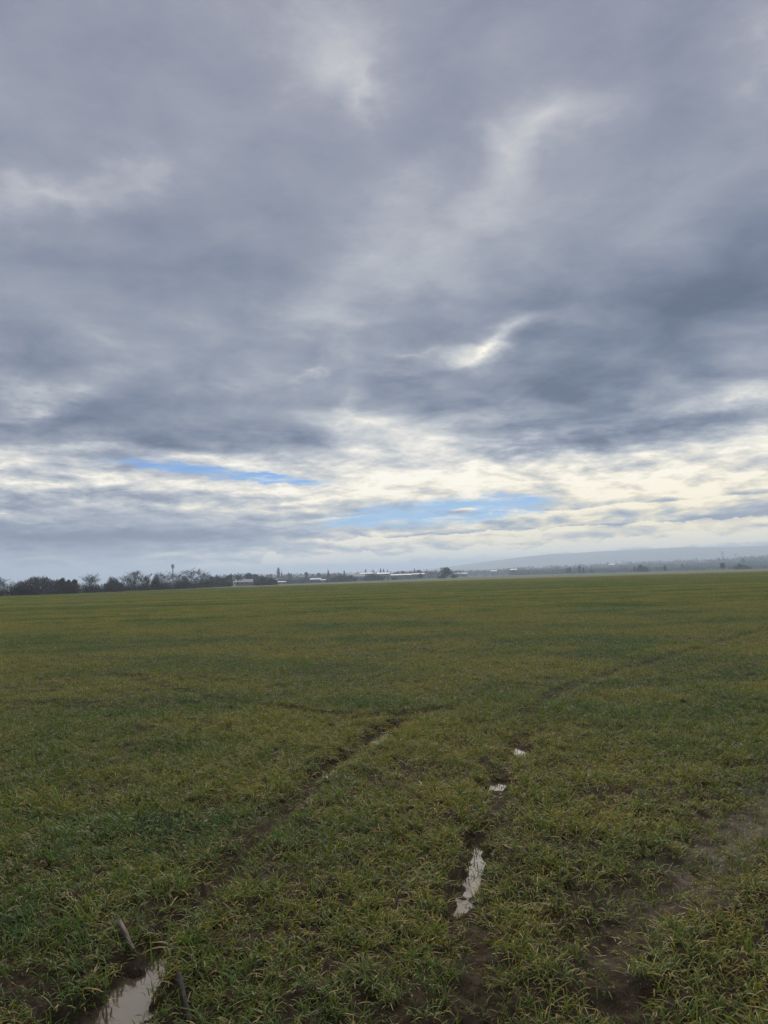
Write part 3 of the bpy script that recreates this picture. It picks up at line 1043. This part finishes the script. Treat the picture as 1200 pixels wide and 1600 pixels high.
T('bush', 407, 908, 9, 330, 'narrow dark bush at the left end of the wide thicket', HG, 'bush')
# village trees
T('poplar', 435, 888, 6, 900, 'tall dim blue tree standing highest over the village', VG)
T('conifer', 440, 893, 4, 860, 'narrow dark conifer right against the tall dim tree', VG)
T('round', 451, 895, 6, 800, 'round village tree first right of the narrow dark conifer', VG)
T('poplar', 455, 897, 3, 800, 'thin upright tree second right of the narrow dark conifer', VG)
T('round', 470, 896, 6, 800, 'small village tree above the left end of the white roof', VG)
T('round', 479, 894, 8, 780, 'dark round tree behind the long white roof', VG)
T('round', 498, 895, 7, 800, 'small tree right of the long white roof', VG)
T('conifer', 513, 890, 9, 700, 'dark triangular conifer standing out of the village skyline', VG)
T('bare', 531, 894, 8, 720, 'bare little tree between the triangular conifer and the green hall', VG)
T('poplar', 538, 893, 3, 720, 'thin pointed tree left of the pale green hall', VG)
T('round', 561, 896, 9, 760, 'low round tree behind the pale green hall', VG)
T('poplar', 571.5, 891, 3, 760, 'thinnest spire tree above the pale green hall', VG)
T('conifer', 583, 890, 8, 760, 'wide dark conifer left of the twin spruces', VG)
T('conifer', 595, 888, 5, 760, 'tallest spruce over the pale walled hall', VG)
T('conifer', 599.5, 889, 4, 760, 'second spruce over the pale walled hall', VG)
T('conifer', 606, 890, 6, 760, 'third spruce at the end of the pale walled hall', VG)
T('bush', 620, 893, 12, 820, 'tree mound behind the left end of the low white roof', VG, 'bush')
T('round', 630, 892, 8, 820, 'round tree above the low white roof', VG)
T('conifer', 648, 888, 4, 800, 'narrow conifer over the short white roof', VG)
T('round', 655, 890, 9, 800, 'round dark tree right of the narrow conifer', VG)
T('thicket', 530, 898, 20, 560, 'grey shrub patch at the field edge below the bare little tree', VG, 'hedge')
T('thicket', 548, 899, 14, 570, 'dark shrub in front of the left end of the green hall', VG, 'hedge')
T('thicket', 584, 897, 28, 560, 'wide dark shrub hiding the middle of the pale hall', VG, 'hedge')
T('bush', 616, 902, 8, 560, 'small dark bush right of the pale walled hall', VG, 'bush')
T('round', 657, 896, 8, 560, 'dark bushy tree below the short white roof', VG)
T('round', 698, 886, 22, 520, 'big dark tree with a spiked top standing by itself at the field edge', VG)
T('bush', 709, 898, 7, 525, 'bush close right of the big dark spiked tree', VG, 'bush')
T('bush', 690, 899, 10, 522, 'low bush at the left foot of the big dark spiked tree', VG, 'bush')
# lone trees on the plain
T('round', 886.5, 888, 6, 760, 'first and widest of four small trees in a row beyond the field', PG)
T('round', 891, 886, 4, 765, 'second of four small trees in a row beyond the field', PG)
T('poplar', 906, 884, 4, 765, 'third and tallest of four small trees in a row beyond the field', PG)
T('poplar', 912, 887, 4, 770, 'fourth, dimmer of four small trees in a row beyond the field', PG)
T('round', 924, 889, 5, 780, 'faint low tree right of the row of four', PG)
T('bush', 1004, 882, 13, 700, 'dark square bush beside the field, largest on the right-hand plain', PG, 'bush')
T('poplar', 992, 885, 3, 720, 'thin sapling left of the dark square bush', PG)
T('poplar', 1040, 884, 5, 700, 'single slim dark tree between the square bush and the twin masts', PG)
T('round', 1067, 881, 5, 1000, 'faint round tree halfway to the twin masts', PG)
T('bush', 1098, 885, 7, 1000, 'faint low bush left of the twin masts', PG, 'bush')
T('round', 1130, 879, 8, 680, 'dark tree standing below the twin masts', PG)
T('bush', 1157, 881, 13, 660, 'dark rounded bush right of the tree below the masts', PG, 'bush')
T('bush', 1168, 884, 12, 665, 'lower dark bush joined to the right of the rounded one', PG, 'bush')
T('round', 1163, 872, 8, 1250, 'tall pale tree far behind the two joined bushes', PG)

# distant woods and gardens that read as one mass
far_m = simple_mat('far_wood', (.06, .058, .052), .95, .3, .02)


def wood_mass(name, profile, dist, depth, label, step=5.0, n_per=160):
    """profile: (px, top) pairs; lumps of crown along the line"""
    g = random.Random(int(dist))
    px = profile[0][0]
    lumps = []
    while px < profile[-1][0]:
        top = np.interp(px, [q[0] for q in profile], [q[1] for q in profile])
        dd = dist + g.uniform(-depth, depth)
        p_ = stand(px, dd)
        h = (top_z(px, top, dd) - p_.z) * g.uniform(.86, 1.12)
        r_ = max(h * g.uniform(.45, .9), step * dd / F * .55)
        lumps.append((p_.x, p_.y, p_.z + h * .5, r_, r_, h * .52))
        px += step * g.uniform(.5, 1.2)
    org = stand((profile[0][0] + profile[-1][0]) / 2, dist)
    lumps = [(a - org.x, c - org.y, e - org.z, *r_) for a, c, e, *r_ in lumps]
    v, f = twigs(lumps, len(lumps) * n_per, 1.6 * dist / 800, max(.5, dist * .0009), int(dist) + 3, up=.5, shell=.1)
    o = link(name, mesh_np(name, v, f, far_m))
    o.location = org
    return tag(o, label, 'trees', kind='stuff')


wood_mass('garden_trees', [(318, 901), (345, 899), (380, 897.5), (430, 898), (470, 897.5), (510, 896), (560, 895), (610, 894), (660, 892), (720, 891.5)], 900, 120, 'bluish mass of garden trees behind the village roofs', 4.0)
wood_mass('orchard_trees', [(420, 906), (470, 905), (520, 903), (560, 902)], 640, 40, 'low dim orchard and scrub at the near side of the village', 4.0)
wood_mass('distant_wood', [(640, 894), (700, 892.5), (760, 891.5), (800, 889.8), (860, 888.5), (900, 887), (960, 885), (1010, 883), (1080, 881), (1140, 878.5), (1210, 876)], 1350, 130, 'long blue far-off wood along the plain', 3.0, 130)
wood_mass('far_trees', [(780, 888), (860, 885), (920, 882), (960, 880), (1000, 878.5), (1060, 876), (1110, 873.5), (1160, 871), (1210, 868)], 1720, 120, 'farthest pale treeline under the hills', 3.0, 130)
wood_mass('ditch_scrub', [(800, 892), (850, 891), (900, 890), (960, 888.5), (1040, 886.5), (1100, 885), (1210, 883)], 980, 30, 'thin dark line of scrub along a ditch on the plain', 3.0, 70)

# ------------------------------------------------------------------ buildings
wall_cream = simple_mat('cream_render', (.30, .28, .25), .85, .12, .5)
wall_grey = simple_mat('grey_render', (.17, .18, .19), .85, .12, .5)
wall_green = simple_mat('pale_green_sheet', (.24, .29, .27), .6, .1, .3)
roof_red = simple_mat('weathered_red_tiles', (.17, .075, .055), .8, .25, .8)
roof_grey = simple_mat('grey_fibre_sheet', (.20, .21, .23), .6, .15, .4)
roof_white = simple_mat('white_sheet_metal', (.18, .195, .22), .35, .06, .3, spec=.6)
glass_m = simple_mat('dark_window_glass', (.03, .035, .045), .12, .1, 1.0, spec=.6)
door_m = simple_mat('painted_door', (.10, .09, .08), .6, .2, 1.0)
steel_m = simple_mat('galvanised_steel', (.16, .17, .18), .5, .2, 1.0, spec=.5)
brick_m = simple_mat('chimney_brick', (.22, .11, .08), .85, .25, 2.0)


def box(x0, x1, y0, y1, z0, z1):
    v = [(x, y, z) for z in (z0, z1) for y in (y0, y1) for x in (x0, x1)]
    f = [(0, 2, 3, 1), (4, 5, 7, 6), (0, 1, 5, 4), (2, 6, 7, 3), (0, 4, 6, 2), (1, 3, 7, 5)]
    return v, f


def join(parts):
    V_, F_ = [], []
    for v, f in parts:
        k = len(V_)
        V_ += v
        F_ += [tuple(i + k for i in q) for q in f]
    return V_, F_


def py_mesh(name, vf, mat):
    me_ = bpy.data.meshes.new(name)
    me_.from_pydata(vf[0], [], vf[1])
    me_.materials.append(mat)
    return me_


def house(name, px, dist, wpx, eave, ridge, depth, label, wall, roof, cat, group=None, windows=3, chimney=False, turn=0.0, base_cut=0):
    """gabled building; eave and ridge given as heights in the photo"""
    base = stand(px, dist)
    w = wpx * dist / F
    he = max(top_z(px, eave, dist) - base.z, 2.2)
    hr = max(top_z(px, ridge, dist) - base.z, he + .5)
    o = tag(empty(name), label, cat, group)
    place(o, px, dist)
    o.rotation_euler.z += turn
    a, d = w / 2, depth / 2
    # walls with gables
    v = [(-a, -d, -.5), (a, -d, -.5), (a, d, -.5), (-a, d, -.5), (-a, -d, he), (a, -d, he), (a, d, he), (-a, d, he), (-a, 0, hr - .06), (a, 0, hr - .06)]
    f = [(0, 1, 5, 4), (2, 3, 7, 6), (1, 2, 6, 9, 5), (3, 0, 4, 8, 7)]
    link('wall', py_mesh('wall', (v, f), wall), o)
    # roof: two slopes with thickness and overhang
    ov, th = .35, .18
    sl = (hr - he) / d
    e_ = d + ov
    ze = hr - sl * e_
    v = [(-a - ov, -e_, ze), (a + ov, -e_, ze), (a + ov, 0, hr), (-a - ov, 0, hr), (-a - ov, e_, ze), (a + ov, e_, ze)]
    v += [(x, y, z + th) for x, y, z in v]
    f = [(0, 3, 2, 1), (3, 4, 5, 2), (6, 7, 8, 9), (9, 8, 11, 10), (0, 1, 7, 6), (4, 10, 11, 5), (0, 6, 9, 3), (3, 9, 10, 4), (1, 2, 8, 7), (2, 5, 11, 8)]
    ro = link('roof', py_mesh('roof', (v, f), roof), o)
    if chimney:
        link('chimney', py_mesh('chimney', box(a * .3, a * .3 + .6, -.3, .3, hr - .4, hr + 1.1), brick_m), ro)
    for i in range(windows):
        x = -a + w * (i + .5) / windows
        z0 = he * .42
        ww, hh = min(1.1, w / windows * .45), min(1.3, he * .34)
        fr = link('window', py_mesh('window', join([box(x - ww / 2 - .08, x + ww / 2 + .08, -d - .05, -d - .004, z0 - .08, z0), box(x - ww / 2 - .08, x + ww / 2 + .08, -d - .05, -d - .004, z0 + hh, z0 + hh + .08),
                                                    box(x - ww / 2 - .08, x - ww / 2, -d - .05, -d - .004, z0, z0 + hh), box(x + ww / 2, x + ww / 2 + .08, -d - .05, -d - .004, z0, z0 + hh)]), wall_cream), o)
        link('pane', py_mesh('pane', box(x - ww / 2, x + ww / 2, -d - .03, -d - .006, z0, z0 + hh), glass_m), fr)
    link('door', py_mesh('door', box(a * .62, a * .62 + min(1.0, w * .1), -d - .05, -d - .004, -.3, min(2.1, he * .8)), door_m), o)
    return o


BG = 'village houses'
SG = 'pale roofed sheds and halls of the village'
house('shed', 382, 470, 24, 910, 905.5, 9, 'long pale blue-grey shed on the left, behind the field edge', wall_grey, roof_grey, 'shed', SG, 4)
house('hut', 371, 440, 6, 913, 911, 4, 'tiny white-roofed hut in front of the long pale shed', wall_cream, roof_white, 'hut', SG, 1)
house('house', 359, 460, 9, 914, 910.5, 7, 'small cream house left of the tiny white-roofed hut', wall_cream, roof_grey, 'house', BG, 2, True)
house('house', 436, 640, 9, 908, 903, 8, 'grey house under the tall dim blue tree', wall_grey, roof_grey, 'house', BG, 3, True)
house('house', 446, 700, 8, 903, 899, 8, 'red-roofed house right of the narrow dark conifer', wall_cream, roof_red, 'house', BG, 3, True)
house('house', 421, 760, 8, 902, 898, 8, 'red-roofed house over the dark wide thicket', wall_cream, roof_red, 'house', BG, 3, True)
house('shed', 440, 600, 12, 911.5, 910.3, 5, 'low pale shed at the field edge under the grey house', wall_cream, roof_white, 'shed', SG, 2)
house('shed', 493, 600, 16, 905.5, 903.6, 6, 'shed with a long bright white roof in the village middle', wall_grey, roof_white, 'shed', SG, 4)
house('house', 505, 590, 7, 909, 906, 6, 'little white house right below the long bright white roof', wall_cream, roof_white, 'house', BG, 2)
house('house', 471, 720, 9, 902, 898.5, 8, 'grey-roofed house between the dark conifer and the bright white roof', wall_grey, roof_grey, 'house', BG, 3, True)
house('house', 520, 720, 9, 900, 896.5, 8, 'house with a dull red roof beside the triangular conifer', wall_cream, roof_red, 'house', BG, 3, True)
house('hall', 557, 640, 26, 901, 897, 14, 'wide pale green hall left of the dark shrubs', wall_green, roof_grey, 'hall', SG, 6)
house('hall', 573, 680, 20, 896.5, 895, 12, 'hall with a bright white roof edge behind the green hall', wall_grey, roof_white, 'hall', SG, 5)
house('hall', 599, 640, 19, 897, 894.5, 12, 'tall pale walled hall under the spruces', wall_green, roof_white, 'hall', SG, 4)
house('hall', 627, 680, 32, 898.8, 897.0, 10, 'long low hall with a thin white roof, right of the spruces', wall_grey, roof_white, 'hall', SG, 7)
house('hall', 654, 690, 18, 897.3, 895.8, 9, 'short low hall with a white roof above the dark bushy tree', wall_grey, roof_white, 'hall', SG, 4)
house('shed', 714, 800, 9, 896.8, 895.2, 8, 'first white shed right of the big dark spiked tree', wall_cream, roof_white, 'shed', SG, 3)
house('shed', 725, 800, 9, 896.5, 895, 8, 'second white shed right of the big dark spiked tree', wall_cream, roof_white, 'shed', SG, 3)
house('hall', 772, 1000, 9, 892.6, 891, 12, 'lone white hall halfway along the far blue wood', wall_cream, roof_white, 'hall', SG, 3)
house('hall', 803, 1000, 10, 890.6, 889, 12, 'pale blue hall left of the row of four small trees', wall_grey, roof_white, 'hall', SG, 3)
house('hall', 957, 1500, 9, 882.6, 880.8, 16, 'far white hall on the right-hand plain', wall_cream, roof_white, 'hall', SG, 3)


# ------------------------------------------------------------------ towers and poles
def lathe(prof, sides=20):
    a = np.arange(sides) * 2 * math.pi / sides
    v = [(r_ * math.cos(t_), r_ * math.sin(t_), z) for r_, z in prof for t_ in a]
    f = []
    for i in range(len(prof) - 1):
        for k in range(sides):
            k2 = (k + 1) % sides
            f.append((i * sides + k, i * sides + k2, (i + 1) * sides + k2, (i + 1) * sides + k))
    return v, f


dist = 900
o = tag(empty('water_tower'), 'slim water tower with a bulbous tank on a thin shaft above the hedge', 'water tower')
b0 = place(o, 270, dist)
H = top_z(270, 881, dist) - b0.z
k = 1.75
link('shaft', py_mesh('shaft', lathe([(1.05, -.5), (.75, 2.5), (.66, H - 7), (.66, H - 5.6)]), steel_m), o)
tk = link('tank', py_mesh('tank', lathe([(.66, H - 5.6), (1.1, H - 4.9), (k, H - 3.6), (k * 1.05, H - 2.2), (k * 1.05, H - 1.2), (k * .8, H - .6), (.2, H - .3), (.0, H - .3)]), steel_m), o)
link('railing', py_mesh('railing', lathe([(k * 1.12, H - 2.3), (k * 1.18, H - 2.3), (k * 1.18, H - 2.15), (k * 1.12, H - 2.15), (k * 1.12, H - 2.3)]), steel_m), tk)
link('mast', mesh_np('mast', *tubes([((0, 0, H - .4), (0, 0, H + .5), .06, .04)], 5), steel_m), o)


def pole(px, top, dist_, arm, label, name='utility_pole', r=.2, group='poles on the plain'):
    o_ = tag(empty(name), label, 'pole', group)
    p_ = place(o_, px, dist_)
    h = top_z(px, top, dist_) - p_.z
    link('post', mesh_np('post', *tubes([((0, 0, -.5), (0, 0, h), r, r * .7)], 8), steel_m, True), o_)
    a_ = arm * dist_ / F / 2
    segs = [((-a_, 0, h - .15), (a_, 0, h - .15), r * .6, r * .6)]
    link('crossarm', mesh_np('crossarm', *tubes(segs, 5), steel_m), o_)
    for s in (-1, 1):
        link('insulator', mesh_np('insulator', *tubes([((s * a_ * .9, 0, h - .15), (s * a_ * .9, 0, h + .45), r * .5, r * .4)], 6), steel_m), o_)
    return o_


pole(1130.5, 862, 1300, 4.0, 'taller of the twin masts, with a short flat head', 'mast', .42)
pole(1132.3, 863.5, 1300, 1.5, 'thinner mast standing against the taller one', 'mast', .24)
pole(1151.5, 866, 1350, 6.5, 'mast with a wide crossarm, right of the twin masts', 'mast', .36)
pole(909.5, 877, 1500, 3.5, 'pole rising from the far wood behind the row of four trees', 'mast', .32)
pole(963.5, 875, 1400, 2.0, 'thin pole above the far white hall', 'mast', .26)
pole(998, 877, 1400, 2.0, 'thin pole over the dark square bush', 'mast', .34)
pole(666.5, 890, 760, 1.5, 'chimney-like pole left of the big dark spiked tree', 'mast', .35)

# ------------------------------------------------------------------ hills
hill_m, nb, p, o = new_mat('hill_land')
pos = nb.n('ShaderNodeNewGeometry').outputs['Position']
nb.put(p.inputs['Base Color'], nb.ramp(nb.noise(pos, .004, 5, .6), [(.35, (.15, .155, .13)), (.65, (.21, .20, .165))]))
p.inputs['Roughness'].default_value = 1.0


def hills(prof, d0, d1, label):
    pxs = np.linspace(prof[0][0], prof[-1][0], 160)
    tops = np.interp(pxs, [q[0] for q in prof], [q[1] for q in prof])
    mid = (d0 + d1) / 2
    nr = 24
    V_ = []
    for j in range(nr):
        q = j / (nr - 1)
        dd = d0 + (d1 - d0) * q
        bell = math.sin(math.pi * q) ** 1.3
        for x_px, tp in zip(pxs, tops):
            d = ray(x_px, tp)
            kk = dd / math.hypot(d.x, d.y)
            hz = max(top_z(x_px, tp, mid) - PLAIN_Z, 0)
            wob = 1 + .06 * (vnoise(np.array([x_px * .03]), np.array([q * 5.0]), 3)[0] - .5)
            V_.append((d.x * kk, d.y * kk, PLAIN_Z - .8 + hz * bell * wob))
    n = len(pxs)
    i = (np.arange(nr - 1)[:, None] * n + np.arange(n - 1)[None, :]).ravel()
    f = np.stack([i, i + 1, i + n + 1, i + n], 1)
    return tag(link('hills', mesh_np('hills', np.array(V_), f, hill_m, True)), kind='structure')


hills([(520, 902), (600, 896), (680, 888), (740, 880), (800, 872), (860, 866.5), (910, 863), (950, 860.8), (990, 858.5), (1040, 856), (1100, 855), (1160, 854), (1230, 852), (1400, 850), (1600, 858), (1800, 880)], 2900, 4300, 'hills')
hills([(1120, 886), (1160, 875), (1185, 868.5), (1210, 863), (1260, 858), (1330, 862), (1420, 876)], 1750, 2250, 'hills')

# ------------------------------------------------------------------ sticks and litter on the field
wood_m, nb, p, o = new_mat('weathered_stick')
pos = nb.n('ShaderNodeTexCoord').outputs['Object']
nb.put(p.inputs['Base Color'], nb.ramp(nb.noise(nb.vm('MULTIPLY', pos, (60.0, 60.0, 9.0)), 1.0, 5, .6), [(.3, (.05, .036, .026)), (.55, (.14, .105, .080)), (.75, (.24, .19, .15))]))
p.inputs['Roughness'].default_value = .75
dark_wood_m = simple_mat('rotten_stick', (.016, .012, .010), .8, .5, 30)


def stick(a_px, b_px, za, zb, r, mat, label, seed):
    g = random.Random(seed)
    A, B = Vector((*gpt(*a_px, za), za)), Vector((*gpt(*b_px, zb), zb))
    L_ = (B - A).length
    n, sides = 9, 9
    v, f = [], []
    for i in range(n):
        q = i / (n - 1)
        off = (g.uniform(-.12, .12) * r, g.uniform(-.12, .12) * r + math.sin(q * 3) * r * .25)
        for k_ in range(sides):
            a_ = k_ * 2 * math.pi / sides
            rr_ = r * (1 - .25 * q) * g.uniform(.86, 1.14)
            zz_ = q * L_ + (g.uniform(-.5, .5) * r * 1.6 if i in (0, n - 1) else 0)
            v.append((off[0] + rr_ * math.cos(a_), off[1] + rr_ * math.sin(a_), zz_))
    for i in range(n - 1):
        for k_ in range(sides):
            k2 = (k_ + 1) % sides
            f.append((i * sides + k_, i * sides + k2, (i + 1) * sides + k2, (i + 1) * sides + k_))
    f += [tuple(range(sides))[::-1], tuple(range((n - 1) * sides, n * sides))]
    o_ = link('stick', py_mesh('stick', (v, f), mat))
    o_.location = A
    o_.rotation_euler = (B - A).to_track_quat('Z', 'Y').to_euler()
    sb = stick_knot = link('knot', py_mesh('knot', lathe([(r * .45, 0), (r * .4, r * 1.1), (r * .2, r * 1.5), (0, r * 1.5)], 7), mat), o_)
    sb.location = (r * .6, 0, L_ * .62)
    sb.rotation_euler = (0, R(62), 0)
    return tag(o_, label, 'stick', 'sticks lying in the wheat')


stick((186, 1440), (208, 1484), .06, .012, .012, wood_m, 'pale brown broken stick lying by the muddy puddle', 3)
stick((279, 1524), (296, 1598), .03, .0, .013, dark_wood_m, 'dark rotten stick half buried in wheat right of the muddy puddle', 4)


def stone(px, py, r, col, label, name='stone', squash=.6, seed=1):
    g = np.random.default_rng(seed)
    x, y = gpt(px, py, r * .4)
    z, _ = ground(np.array([x]), np.array([y]))
    v, f = lathe([(0, -1), (.5, -.85), (.9, -.4), (1, 0), (.88, .45), (.5, .86), (0, 1)], 12)
    v = np.array(v) * (1 + .28 * (g.random((len(v), 1)) - .5))
    v = v * np.array([r, r * .75, r * squash])
    o_ = link(name, mesh_np(name, v, np.array(f), simple_mat(name + '_surface', col, .7, .2, 20), True))
    o_.location = (x, y, float(z[0]) + r * squash * .55)
    o_.rotation_euler = (g.uniform(-.3, .3), g.uniform(-.3, .3), g.uniform(0, 6))
    return tag(o_, label, 'litter' if name == 'litter' else 'stone', 'stones and scraps in the wheat')


stone(430, 1556, .02, (.26, .20, .13), 'small tan stone lying on bare soil at the bottom of the field', seed=2)
stone(1075, 1088, .022, (.66, .65, .62), 'white scrap in the wheat beside a dark clod', 'litter', .8, 3)
stone(1066, 1098, .05, (.045, .036, .028), 'dark clod of earth below the white scrap', 'clod', .7, 4)
stone(361, 1163, .016, (.62, .60, .55), 'small pale scrap lying in yellowed wheat on the left', 'litter', .5, 5)
stone(1031, 1217, .03, (.26, .25, .23), 'flat grey stone in the wheat on the right', 'stone', .45, 6)
stone(82, 1464, .008, (.30, .27, .23), 'tiny pale pebble on mud left of the pale brown stick', 'stone', .7, 7)

# ------------------------------------------------------------------ air
hz_m = bpy.data.materials.new('winter_haze')
hz_m.use_nodes = True
hz_m.node_tree.nodes.clear()
nb = NB(hz_m.node_tree)
o = nb.n('ShaderNodeOutputMaterial')
pv = nb.n('ShaderNodeVolumePrincipled')
pv.inputs['Color'].default_value = (.67, .81, 1.0, 1)
pv.inputs['Density'].default_value = .00042
pv.inputs['Anisotropy'].default_value = .32
hz_m.node_tree.links.new(pv.outputs[0], o.inputs['Volume'])
hb = link('haze', py_mesh('haze', box(-9600, 9600, -9600, 9600, -6.0, 116.0), hz_m))
tag(hb, 'thin grey-blue winter haze over the plain', 'haze', kind='stuff')
